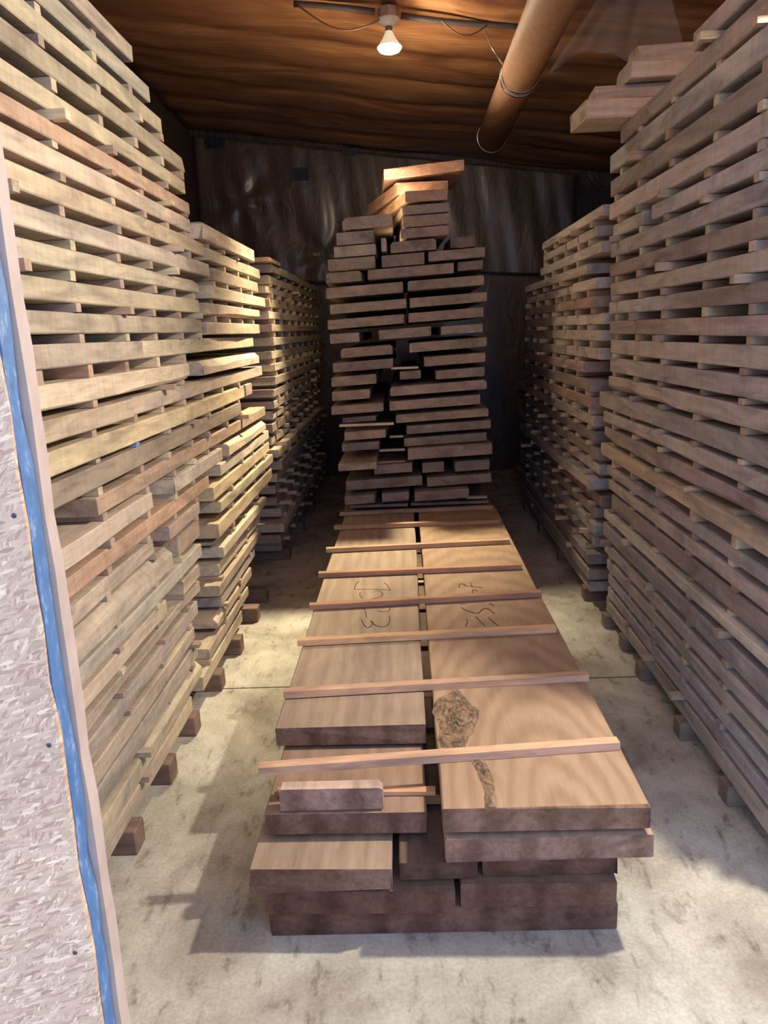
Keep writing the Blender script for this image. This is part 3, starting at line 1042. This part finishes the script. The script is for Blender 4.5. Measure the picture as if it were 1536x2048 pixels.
# (view, left x, right x, top-left y, top-right y, thickness in view px, face distance, tone, phrase)
END = [
    (5, 275, 618, 522, 488, 84, 5.10, 'tan', 'bark-edged board lying highest on the bright-side corner of the tall end-on pile'),
    (5, 228, 497, 620, 600, 88, 5.10, 'grey', 'grey board second down on the bright-side corner of the tall end-on pile'),
    (5, 215, 515, 712, 690, 78, 5.10, 'grey', 'frayed board third down on the bright-side corner of the tall end-on pile'),
    (5, 182, 502, 795, 770, 80, 5.12, 'brown', 'board fourth down on the bright-side corner of the tall end-on pile'),
    (5, 594, 912, 674, 662, 76, 5.22, 'brown', 'round-cornered short board in the middle of the upper tall end-on pile'),
    (5, 522, 836, 776, 746, 80, 5.22, 'brown', 'board under the round-cornered one near the top of the tall end-on pile'),
    (5, 846, 1243, 756, 703, 68, 5.24, 'brown', 'board at the shaded corner just below the block tower of the tall pile'),
    (5, 985, 1190, 655, 632, 74, 5.40, 'umber', 'set-back board at the shaded corner beside the block tower'),
    (5, 155, 428, 890, 868, 72, 5.22, 'brown', 'bright-side board in the three-board layer of the tall end-on pile'),
    (5, 438, 1028, 872, 812, 70, 5.24, 'brown', 'middle board in the three-board layer of the tall end-on pile'),
    (5, 1034, 1242, 818, 796, 62, 5.26, 'umber', 'shaded-side board in the three-board layer of the tall end-on pile'),
    (5, 160, 692, 985, 950, 72, 5.25, 'brown', 'full-width bright-side board just under the three-board layer of the tall pile'),
    (5, 716, 1238, 942, 900, 68, 5.25, 'brown', 'arched-top shaded-side board just under the three-board layer of the tall pile'),
    (5, 188, 715, 1096, 1060, 66, 5.25, 'brown', 'bright-side half of the second paired layer in the tall end-on pile'),
    (5, 720, 1252, 1056, 1012, 66, 5.25, 'brown', 'shaded-side half of the second paired layer in the tall end-on pile'),
    (5, 175, 697, 1200, 1163, 64, 5.25, 'brown', 'bright-side half of the third paired layer in the tall end-on pile'),
    (5, 711, 1246, 1157, 1115, 65, 5.25, 'brown', 'shaded-side half of the third paired layer in the tall end-on pile'),
    (6, 192, 398, 92, 84, 66, 5.25, 'brown', 'short square-ended bright-side board, first layer with three gaps in the tall pile'),
    (6, 511, 897, 68, 40, 66, 5.25, 'brown', 'clipped-end middle board, first layer with three gaps in the tall pile'),
    (6, 928, 1243, 46, 17, 60, 5.26, 'grey', 'greenish grey shaded-side board, first layer with three gaps in the tall pile'),
    (6, 265, 620, 190, 164, 66, 5.25, 'brown', 'bright-side board opposite the square hole in the tall end-on pile'),
    (6, 727, 1250, 152, 114, 66, 5.25, 'brown', 'shaded-side board beside the square hole in the tall end-on pile'),
    (6, 206, 622, 290, 256, 64, 5.25, 'umber', 'dark bright-side board with chamfered foot, next under the square hole'),
    (6, 820, 1238, 248, 216, 64, 5.25, 'brown', 'cracked shaded-side board next under the square hole'),
    (6, 200, 510, 386, 358, 64, 5.24, 'brown', 'chipped bright-side board level with the little cube in the tall pile'),
    (6, 662, 808, 346, 332, 56, 5.32, 'brown', 'little cube-like block standing free in the middle of the tall pile'),
    (6, 900, 1242, 340, 310, 62, 5.25, 'brown', 'ragged shaded-side board level with the little cube in the tall pile'),
    (6, 205, 466, 482, 460, 64, 5.25, 'brown', 'short bright-side board just below the little cube layer'),
    (6, 595, 1256, 444, 400, 64, 5.24, 'brown', 'long splintered shaded-side board just below the little cube layer'),
    (6, 198, 562, 580, 552, 58, 5.20, 'brown', 'bright-side board jutting forward halfway down the tall end-on pile'),
    (6, 578, 1226, 544, 500, 64, 5.25, 'brown', 'shaded-side board beside the jutting one halfway down the tall pile'),
    (6, 262, 528, 652, 640, 36, 5.28, 'umber', 'thin set-back bright-side board lying on a pale stick in the tall pile'),
    (6, 630, 1266, 632, 588, 58, 5.25, 'brown', 'shaded-side board on the level of the pale stick in the tall pile'),
    (6, 274, 594, 748, 735, 56, 5.22, 'brown', 'bright-side board right under the pale stick in the tall pile'),
    (6, 700, 1278, 712, 664, 58, 5.25, 'umber', 'notched shaded-side board right under the pale stick level'),
    (6, 270, 534, 822, 810, 54, 5.26, 'umber', 'thin bright-side board over the most forward block of the tall pile'),
    (6, 690, 1250, 792, 750, 56, 5.27, 'umber', 'shaded-side board level with the thin one over the forward block'),
    (6, 252, 512, 962, 948, 52, 5.08, 'brown', 'bright-side block reaching furthest forward low in the tall pile'),
    (6, 712, 1284, 862, 820, 76, 5.20, 'umber', 'thick dark shaded-side board opposite the forward block'),
    (6, 478, 768, 966, 952, 64, 5.25, 'umber', 'middle board tucked beside the forward block of the tall pile'),
    (6, 806, 962, 958, 944, 66, 5.26, 'umber', 'short middle block between two dark holes low in the tall pile'),
    (6, 1018, 1288, 946, 930, 68, 5.25, 'umber', 'shaded-side block beyond the second dark hole low in the tall pile'),
    (6, 302, 822, 1074, 1044, 62, 5.25, 'umber', 'bright-side board in the third layer up of the tall pile'),
    (6, 838, 1284, 1046, 1028, 62, 5.25, 'umber', 'shaded-side board in the third layer up of the tall pile'),
    (6, 278, 520, 1180, 1160, 60, 5.20, 'umber', 'cracked bright-side board in the second layer up of the tall pile'),
    (6, 530, 747, 1160, 1144, 60, 5.24, 'umber', 'middle block in the second layer up of the tall pile'),
    (6, 756, 1130, 1148, 1126, 66, 5.18, 'umber', 'slanted-end board in the second layer up of the tall pile'),
]
recs = []
for k, (vw, xl, xr, yl, yr, th, Yf, tone, phr) in enumerate(END):
    cc = c5 if vw == 5 else c6
    a, b_ = on(1, Yf, *cc(xl, yl)), on(1, Yf, *cc(xr, yr))
    lo = on(1, Yf, *cc((xl + xr) / 2, (yl + yr) / 2 + th))
    x0, x1 = a.x, b_.x
    xm = (x0 + x1) / 2
    top = (a.z + b_.z) / 2 - SH * xm
    bot = lo.z - SH * xm
    recs.append([x0, x1, bot, top, Yf, tone, phr, k])
recs.sort(key=lambda r: r[2] + r[3])
BASE = 0.436
for i, r in enumerate(recs):
    for q in recs[:i]:
        if q[0] < r[1] - 0.002 and r[0] < q[1] - 0.002 and q[3] > r[2] - 0.003:
            m_ = (q[3] + r[2]) / 2
            q[3] = m_ - 0.0025
            r[2] = m_ + 0.0025
for i, r in enumerate(recs):
    for q in recs[:i]:
        if q[0] < r[1] + 0.002 and r[0] < q[1] + 0.002 and q[3] > r[2]:
            ov = min(q[1], r[1]) - max(q[0], r[0])
            if ov > -0.002 and ov < 0.02:
                if q[0] < r[0]:
                    q[1] -= 0.012
                else:
                    q[0] += 0.012
for r in recs:
    r[2] = max(r[2], BASE + 0.025)
    if r[3] - r[2] < 0.02:
        r[3] = r[2] + 0.02
EG = 'boards of the tall end-on pile'
for (x0, x1, bt, tp, Yf, tone, phr, k) in recs:
    r_ = random.Random(700 + k)
    ln = 2.1 + r_.uniform(-0.25, 0.3)
    xm = (x0 + x1) / 2
    nm = 'pile_board'
    me = plank_mesh(nm, x1 - x0, tp - bt, ln, 700 + k, 0, 0.012, 0.012, 0.0 if k % 4 else 0.35, SH, 0.3, (r_.choice((0, 0, 0.012)), 0))
    o = link(nm, me, M_PLANK, None, (xm, Yf + ln / 2, (bt + tp) / 2 + SH * xm))
    o.color = tint([v * 0.84 for v in TONES[tone]], 0.10, 0.05)
    tag(o, phr, 'board', EG)
# lowest layer of the tall pile
for (x0, x1, t, lab) in [(-0.445, -0.02, 'umber', 'wide bright-side board lowest in the tall pile, above the hindmost stick'), (-0.005, 0.55, 'umber', 'wide shaded-side board lowest in the tall pile, above the hindmost stick')]:
    me = plank_mesh('pile_board', x1 - x0, 0.022, 2.0, 801, 0, 0.006, 0.01)
    o = link('pile_board', me, M_PLANK, None, ((x0 + x1) / 2, 5.32 + 1.0, 0.4475 - 0.0005))
    o.color = tint(TONES[t])
    tag(o, lab, 'board', EG)

# block tower on top: skewed short timbers
TW = [
    # front-left px, front-right px (view 5), height px, Y, yaw, length, label
    ((672, 592), (996, 568), 72, 5.20, 0.04, 1.2, 'brown', 'lowest timber of the block tower on top of the tall pile'),
    ((682, 506), (996, 488), 74, 5.21, 0.05, 1.2, 'brown', 'second timber from the bottom of the block tower on the tall pile'),
    ((680, 438), (1000, 414), 68, 5.20, 0.10, 1.1, 'brown', 'timber of the block tower with a bright frayed flank, third from its bottom'),
    ((697, 338), (994, 326), 82, 5.20, 0.24, 1.0, 'red', 'skewed timber with a glowing orange flank, second from the tower top but one'),
    ((636, 290), (1000, 262), 62, 5.44, 0.26, 0.9, 'red', 'skewed timber directly under the topmost one of the block tower'),
    ((558, 222), (1104, 150), 86, 5.46, 0.05, 0.7, 'red', 'topmost timber of the block tower, tilted and brightly lit'),
]
prev_top = None
zl = []
for i, (fl, fr, th, Yf, yaw, ln, tone, lab) in enumerate(TW):
    a, b_ = on(1, Yf, *c5(*fl)), on(1, Yf, *c5(*fr))
    lo = on(1, Yf, *c5(fl[0], fl[1] + th))
    w = b_.x - a.x
    sl = (b_.z - a.z) / w
    zl.append([a, b_, w, sl, lo.z, Yf, yaw, ln, tone, lab])
sl_c = [0.036] * 5 + [0.0]
bt = None
for i, q in enumerate(zl):
    a, b_, w, sl, loz, Yf, yaw, ln, tone, lab = q
    top = (a.z + b_.z) / 2
    thick = a.z - loz
    s_ = SH if i < 5 else 0.075
    if bt is None:
        bt = loz + SH * w / 2 + 0.004
    base = bt
    cz_ = max(base, (top - thick) if i else base)
    cz_ = base
    tk = max(0.05, min(0.10, top - base)) if i < 5 else 0.068
    if i == 5:
        cz_ = base + 0.026
    me = plank_mesh('tower_timber', w, tk, ln, 900 + i, 0, 0.006, 0.008, 0.0, s_, 0.25)
    xm = (a.x + b_.x) / 2
    o = link('tower_timber', me, M_PLANK, None, (0, 0, 0))
    rot = Matrix.Rotation(yaw, 4, 'Z')
    o.matrix_world = Matrix.Translation((xm, Yf, cz_ + tk / 2)) @ rot @ Matrix.Translation((0, ln / 2, 0))
    o.color = tint(TONES[tone], 0.05)
    tag(o, lab, 'timber', 'block tower on the tall pile')
    # the yaw turns the sheared top a little: leave room for it
    bt = cz_ + tk + 0.004 + (0.012 if yaw > 0.08 else 0.002)
# upright sliver between the tower and the corner boards
pa = on(1, 5.2, *c5(558, 700))
me = plank_mesh('upright_sliver', 0.034, 0.085, 0.5, 950, 0, 0.002, 0.003)
o = link('upright_sliver', me, M_PLANK, None, (pa.x, 5.45, pa.z))
o.color = (*TONES['pale'], 1)
tag(o, 'pale narrow sliver set on edge between the corner boards and the block tower', 'sliver')

# spacer sticks that show in the tall pile
def endstick(xl, xr, y, th, Yf, lab, col, cc=c6):
    a, b_ = on(1, Yf, *cc(xl, y)), on(1, Yf, *cc(xr, y))
    zt, zb = a.z, on(1, Yf, *cc(xl, y + th)).z
    return (a.x, b_.x, zb, zt, Yf, lab, col)


for (xl, xr, y, th, Yf, lab, col) in [
        (262, 626, 694, 26, 5.24, 'pale stick lying under the thin set-back board in the tall pile', (0.62, 0.50, 0.38)),
        (608, 790, 312, 24, 5.30, 'pale stick crossing the square hole of the tall pile', (0.60, 0.50, 0.36)),
        (1115, 1248, 1176, 24, 5.3, 'pale stick beside the slanted-end board at the foot of the tall pile', (0.5, 0.4, 0.28)),
        (598, 690, 770, 22, 5.32, 'pale stick in the opening beside the notched board', (0.55, 0.45, 0.36)),
        (530, 700, 862, 22, 5.32, 'pale stick in the opening beside the thick dark board', (0.55, 0.46, 0.38)),
        (520, 705, 942, 22, 5.32, 'reddish stick above the middle board beside the forward block', (0.5, 0.33, 0.24))]:
    a, b_ = on(1, Yf, *c6(xl, y)), on(1, Yf, *c6(xr, y))
    zb = on(1, Yf, *c6(xl, y + th)).z
    bm = bmesh.new()
    box(bm, -(b_.x - a.x) / 2, (b_.x - a.x) / 2, -0.02, 0.02, -(a.z - zb) / 2 * 0.6, (a.z - zb) / 2 * 0.6)
    o = link('spacer_stick', bm_mesh('spacer_stick', bm), M_STICK, None, ((a.x + b_.x) / 2, Yf + 0.02, (a.z + zb) / 2))
    o.color = (*col, 1)
    tag(o, lab, 'spacer stick', 'spacer sticks in the tall end-on pile')

# ------------------------------------------------------------------ the room
def ceil_z(x, y):
    return 3.62 - 0.145 * (x + 0.03) - 0.028 * (y - 5.4)


X0, X1, Y0, Y1 = -2.25, 2.30, 0.57, 9.0
bm = bmesh.new()
nx, ny = 46, 190
r = random.Random(3)
grid = []
for j in range(ny + 1):
    y = Y0 + (Y1 - Y0) * j / ny
    row = []
    for i in range(nx + 1):
        x = X0 + (X1 - X0) * i / nx
        bay = abs(math.sin(PI * (y + 0.07 * math.sin(1.3 * x + 0.7 * y)) / 0.56))
        sag = 0.060 * bay ** 0.7 * (0.75 + 0.25 * math.sin(3.1 * x + y))
        wr = 0.008 * math.sin(5 * x + 2 * math.sin(4 * y)) * bay + 0.003 * math.sin(13 * x - 11 * y)
        row.append(bm.verts.new((x, y, ceil_z(x, y) + 0.05 - sag + wr)))
    grid.append(row)
for j in range(ny):
    for i in range(nx):
        bm.faces.new((grid[j][i], grid[j][i + 1], grid[j + 1][i + 1], grid[j + 1][i]))
me = bm_mesh('ceiling', bm, True)
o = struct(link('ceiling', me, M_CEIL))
so = o.modifiers.new('thick', 'SOLIDIFY')
so.thickness = 0.06
so.offset = 1.0

bm = bmesh.new()
box(bm, -4.5, 4.5, -5.0, 9.1, -0.12, 0.0)
struct(link('floor', bm_mesh('floor', bm), M_FLOOR))
bm = bmesh.new()
box(bm, -2.25, 2.3, 3.405, 3.413, 0.0002, 0.0012)
j_ = link('trim_1', bm_mesh('trim_1', bm), M_JOINT)
j_.rotation_euler = (0, 0, 0)
struct(j_)


def wall(name, x0, x1, y0, y1, mat):
    bm = bmesh.new()
    vs = []
    for x in (x0, x1):
        for y in (y0, y1):
            vs.append((bm.verts.new((x, y, 0)), bm.verts.new((x, y, ceil_z(x, y) + 0.08))))
    a, b_, c_, d = vs
    for q in ((a, b_), (b_, d), (d, c_), (c_, a)):
        bm.faces.new((q[0][0], q[1][0], q[1][1], q[0][1]))
    bm.faces.new((a[0], b_[0], d[0], c_[0]))
    bm.faces.new((a[1], b_[1], d[1], c_[1]))
    return struct(link(name, bm_mesh(name, bm), mat))


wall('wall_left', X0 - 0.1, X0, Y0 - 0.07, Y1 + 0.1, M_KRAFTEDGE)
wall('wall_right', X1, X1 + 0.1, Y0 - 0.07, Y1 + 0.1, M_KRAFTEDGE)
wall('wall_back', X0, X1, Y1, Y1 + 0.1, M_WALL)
# front wall with the doorway
bm = bmesh.new()
DX0, DX1, DZ = -1.35, 2.05, 3.05
for (xa, xb, za, zb) in ((X0, DX0, 0, None), (DX1, X1, 0, None), (DX0, DX1, DZ, None)):
    n = 1
    top = [ceil_z(xa, 0.5) + 0.08, ceil_z(xb, 0.5) + 0.08]
    v = [bm.verts.new((x, y, z)) for (x, z) in ((xa, za), (xb, za), (xb, top[1]), (xa, top[0])) for y in (0.5, 0.57)]
    for f in ((0, 2, 4, 6), (1, 7, 5, 3), (0, 1, 3, 2), (2, 3, 5, 4), (4, 5, 7, 6), (6, 7, 1, 0)):
        bm.faces.new([v[i] for i in f])
struct(link('wall_front', bm_mesh('wall_front', bm), M_KRAFTEDGE))

# the door panel at the camera's elbow: strand board, blue foam, pale edge board
dr = empty('door_1', (-0.80, 0.51, 0.0))
struct(dr)
def leaf(name, x1, y0, y1, mat, lab=None, nseg=60, jag=0.0):
    bm = bmesh.new()
    rr = random.Random(zlib.crc32(name.encode()) & 255)
    zz = [0.02 + 2.38 * i / nseg for i in range(nseg + 1)]
    loops = []
    for z in zz:
        xe = x1 - rr.uniform(0, jag)
        loops.append([(-1.33, y0, z), (xe, y0, z), (xe - rr.uniform(0, jag), y1, z), (-1.33, y1, z)])
    rings_mesh(bm, loops)
    o = link(name, bm_mesh(name, bm), mat, dr)
    o.matrix_parent_inverse = Matrix.Translation((0.80, -0.51, 0))
    if lab:
        o['label'] = lab
    return o


leaf('strand_board_skin', -0.2685, 0.5145, 0.5205, M_OSB, 'pale strand board face', jag=0.0025)
leaf('foam_core', -0.270, 0.5207, 0.5405, M_FOAM, 'blue foam edge', jag=0.002)
leaf('seal_strip', -0.273, 0.5407, 0.5435, M_BROWN, 'thin brown seal', jag=0.001)
leaf('edge_board', -0.268, 0.5437, 0.5615, M_EDGE, 'pale wooden edge board', jag=0.0015)
for (px, py) in ((28, 1031), (150, 1905), (98, 1490)):
    p = on(1, 0.5145, px, py)
    bm = bmesh.new()
    lathe(bm, [(0.0014, -0.0005), (0.0019, 0.0003), (0.001, 0.0008)], 10)
    o = link('screw_head', bm_mesh('screw_head', bm), M_NAIL, dr)
    o.matrix_parent_inverse = Matrix.Translation((0.80, -0.51, 0))
    o.rotation_euler = (PI / 2, 0, 0)
    o.location = (p.x, 0.5143, p.z)

# plastic sheeting over the back wall
bm = bmesh.new()
rows = []
nx, nz = 90, 46
r = random.Random(12)
cen = [(-1.72, 3.10), (-0.85, 2.50)]
for j in range(nz + 1):
    row = []
    for i in range(nx + 1):
        x = -2.2 + 4.1 * i / nx
        zt = ceil_z(x, 8.95) - 0.04
        zb = 2.22 + 0.03 * math.sin(3 * x)
        z = zb + (zt - zb) * j / nz
        d = 0
        for (cx, cz_) in cen:
            a = math.atan2(z - cz_, x - cx)
            rr = math.hypot(x - cx, z - cz_)
            d += 0.022 * math.sin(5 * a + 5 * cx) * math.exp(-rr * 2.2) * min(1, rr * 6)
        d += 0.008 * math.sin(9 * x + 2 * math.sin(2.2 * z)) + 0.004 * math.sin(31 * x + 4 * z)
        row.append(bm.verts.new((x, 8.93 - 0.02 + d, z)))
    rows.append(row)
for j in range(nz):
    for i in range(nx):
        bm.faces.new((rows[j][i], rows[j][i + 1], rows[j + 1][i + 1], rows[j + 1][i]))
me = bm_mesh('plastic_sheeting', bm, True)
ps = link('hanging_plastic_sheet', me, M_DRAPE)
so = ps.modifiers.new('thick', 'SOLIDIFY')
so.thickness = 0.004
tag(ps, 'wrinkled brown plastic sheeting hung across the back wall above the stacks', 'sheeting')
for (px, py, w, h) in ((603, 347, 0.17, 0.13), (700, 303, 0.17, 0.07), (430, 285, 0.20, 0.10)):
    p = on(1, 8.87, px, py)
    bm = bmesh.new()
    for i in range(6):
        x = -w / 2 + w * i / 6
        box(bm, x, x + w / 6 * 0.86, -0.002, 0.002, -h / 2, h / 2 * (1 if i % 2 else 0.8))
    o = link('printed_block', bm_mesh('printed_block', bm), M_PRINT, ps, (p.x, 8.865, p.z))

# hanging clear plastic near the shaded stack
bm = bmesh.new()
rows = []
for j in range(17):
    row = []
    for i in range(25):
        u, v = i / 24, j / 16
        x = 1.05 + u * 0.42
        zt = ceil_z(x, 4.6) - 0.055
        zb = 2.93 + 0.06 * math.sin(5 * u) + 0.05 * u
        z = zt + (zb - zt) * v
        y = 4.45 + 0.05 * math.sin(11 * u + 2 * v) + 0.03 * math.sin(23 * u) * v
        row.append(bm.verts.new((x + (0.55 * v - 0.25) * (u - 0.5) - 0.10 * v, y, z)))
    rows.append(row)
for j in range(16):
    for i in range(24):
        bm.faces.new((rows[j][i], rows[j][i + 1], rows[j + 1][i + 1], rows[j + 1][i]))
o = link('plastic_curtain', bm_mesh('plastic_curtain', bm, True), M_PLASTIC)
tag(o, 'clear crumpled plastic curtain hanging from the ceiling above the shaded side', 'sheeting')

# ------------------------------------------------------------------ ceiling lamp
LX, LY = -0.030, 5.40
lamp = empty('ceiling_lamp', (LX, LY, 3.55))
tag(lamp, 'lit reflector bulb in a porcelain holder hanging from the ceiling', 'lamp')
def child(name, bm, mat, parent, smooth=False, lab=None):
    me = bm_mesh(name, bm, smooth)
    o = link(name, me, mat, parent)
    if lab:
        o['label'] = lab
    return o


bm = bmesh.new()
lathe(bm, [(0.060, 0.008), (0.066, 0.008), (0.066, 0.062), (0.060, 0.066)], 8)
child('junction_box', bm, M_BOX, lamp)
bm = bmesh.new()
lathe(bm, [(0.030, -0.040), (0.045, -0.030), (0.070, -0.012), (0.071, 0.004), (0.060, 0.0075)], 28)
child('lamp_holder', bm, M_PORC, lamp, True)
bulb = empty('bulb', (0, 0, 0))
bulb.parent = lamp
bm = bmesh.new()
lathe(bm, [(0.020, -0.066), (0.022, -0.060), (0.022, -0.0405)], 20)
child('bulb_collar', bm, M_NECK, bulb, True)
bm = bmesh.new()
lathe(bm, [(0.022, -0.0665), (0.027, -0.078), (0.045, -0.112), (0.066, -0.142), (0.076, -0.155)], 28)
child('bulb_reflector', bm, M_REFL, bulb, True)
bm = bmesh.new()
lathe(bm, [(0.0765, -0.1555), (0.076, -0.163), (0.062, -0.180), (0.035, -0.190), (0.006, -0.193)], 28)
child('bulb_lens', bm, M_LENS, bulb, True, 'glowing white lens')

# conduit and cords on the ceiling
def ctube(name, pts, rad, mat, lab, cat, n=8):
    bm = bmesh.new()
    tube(bm, pts, rad, n)
    return tag(link(name, bm_mesh(name, bm, True), mat), lab, cat)


ctube('electrical_conduit', [(x, 5.42 + 0.01 * math.sin(4 * x), ceil_z(x, 5.42) - 0.030 - 0.006 * math.sin(5 * x)) for x in [-0.62 + 0.046 * i for i in range(12)]], 0.019, M_CABLE,
      'dark conduit running across the ceiling into the lamp box, bright-wall end', 'conduit')
ctube('electrical_conduit', [(x, 5.42 + 0.01 * math.sin(4 * x), ceil_z(x, 5.42) - 0.030 - 0.006 * math.sin(5 * x)) for x in [0.05 + 0.07 * i for i in range(12)]], 0.019, M_CABLE,
      'dark conduit running across the ceiling from the lamp box towards the duct', 'conduit')
ctube('lamp_cord', [(-0.58 + 0.52 * t, 5.36, 3.64 - 0.07 * t - 0.10 * math.sin(PI * t) - 0.02 * t) for t in [i / 14 for i in range(15)]], 0.005, M_CORD,
      'thin brown cord drooping along the ceiling to the lamp holder', 'cord')
ctube('lamp_cord', [(0.30 + 0.28 * t, 5.36, ceil_z(0.30 + .28 * t, 5.36) - 0.06 - 0.07 * math.sin(PI * t)) for t in [i / 12 for i in range(13)]], 0.005, M_CORD,
      'thin brown cord looping below the conduit near the duct', 'cord')

# ventilation duct
DXc, DZc, DR = 0.755, 3.13, 0.115
duct = empty('ventilation_duct', (DXc, 4.6, DZc))
tag(duct, 'brown round ventilation duct hung along the ceiling', 'duct')
bm = bmesh.new()
n = 36
loops = []
for (y, rr) in [(-3.6, DR), (0.6, DR), (0.60, DR * 0.97), (2.25, DR * 0.97), (2.25, DR * 0.90), (0.8, DR * 0.90)]:
    loops.append([(rr * math.cos(2 * PI * k / n), y, rr * math.sin(2 * PI * k / n)) for k in range(n)])
rings_mesh(bm, loops)
child('duct_pipe', bm, M_DUCT, duct, True)
for y in (0.52, 0.60, 2.12):
    bm = bmesh.new()
    loops = []
    for (dy, rr) in [(-0.012, DR + 0.001), (-0.012, DR + 0.004), (0.012, DR + 0.004), (0.012, DR + 0.001)]:
        loops.append([(rr * math.cos(2 * PI * k / n), y + dy, rr * math.sin(2 * PI * k / n)) for k in range(n)])
    rings_mesh(bm, loops, False)
    child('duct_strap', bm, M_STRAP, duct, True)
bm = bmesh.new()
tube(bm, [(-0.10, 0.56, 0.05), (-0.16, 0.60, 0.16), (-0.20, 0.70, 0.30)], 0.005, 6)
child('hanger_wire', bm, M_STRAP, duct, True)

# ------------------------------------------------------------------ light
def light(name, typ, loc, energy, col, size=0.05, **kw):
    d = bpy.data.lights.new(name, typ)
    d.energy = energy
    d.color = col
    if typ in ('POINT', 'SPOT'):
        d.shadow_soft_size = size
    for k, v in kw.items():
        setattr(d, k, v)
    o = bpy.data.objects.new(name, d)
    COL.objects.link(o)
    o.location = loc
    return o


s = light('reflector_beam', 'SPOT', (LX, LY, 3.335), 900, (1.0, 0.85, 0.57), 0.05, spot_size=math.radians(70), spot_blend=1.0)
d = Vector((-0.66, 4.7, 0.3)) - Vector((LX, LY, 3.335))
s.rotation_euler = d.to_track_quat('-Z', 'Y').to_euler()
light('bulb_glow', 'POINT', (LX, LY - 0.02, 3.33), 36, (1.0, 0.80, 0.52), 0.05)
# second bulb of the room, over the near end of the shaded stack
light('front_bulb', 'POINT', (1.31, 2.15, 2.52), 290, (1.0, 0.92, 0.76), 0.045)

w = bpy.data.worlds.new('sky')
sc.world = w
w.use_nodes = True
bg = w.node_tree.nodes['Background']
bg.inputs[0].default_value = (0.58, 0.76, 1.22, 1)
bg.inputs[1].default_value = 2.3
po = light('doorway_portal', 'AREA', ((DX0 + DX1) / 2, 0.49, DZ / 2), 1.0, (1, 1, 1))
po.data.shape = 'RECTANGLE'
po.data.size = DX1 - DX0
po.data.size_y = DZ
po.rotation_euler = (PI / 2, 0, 0)
po.data.cycles.is_portal = True
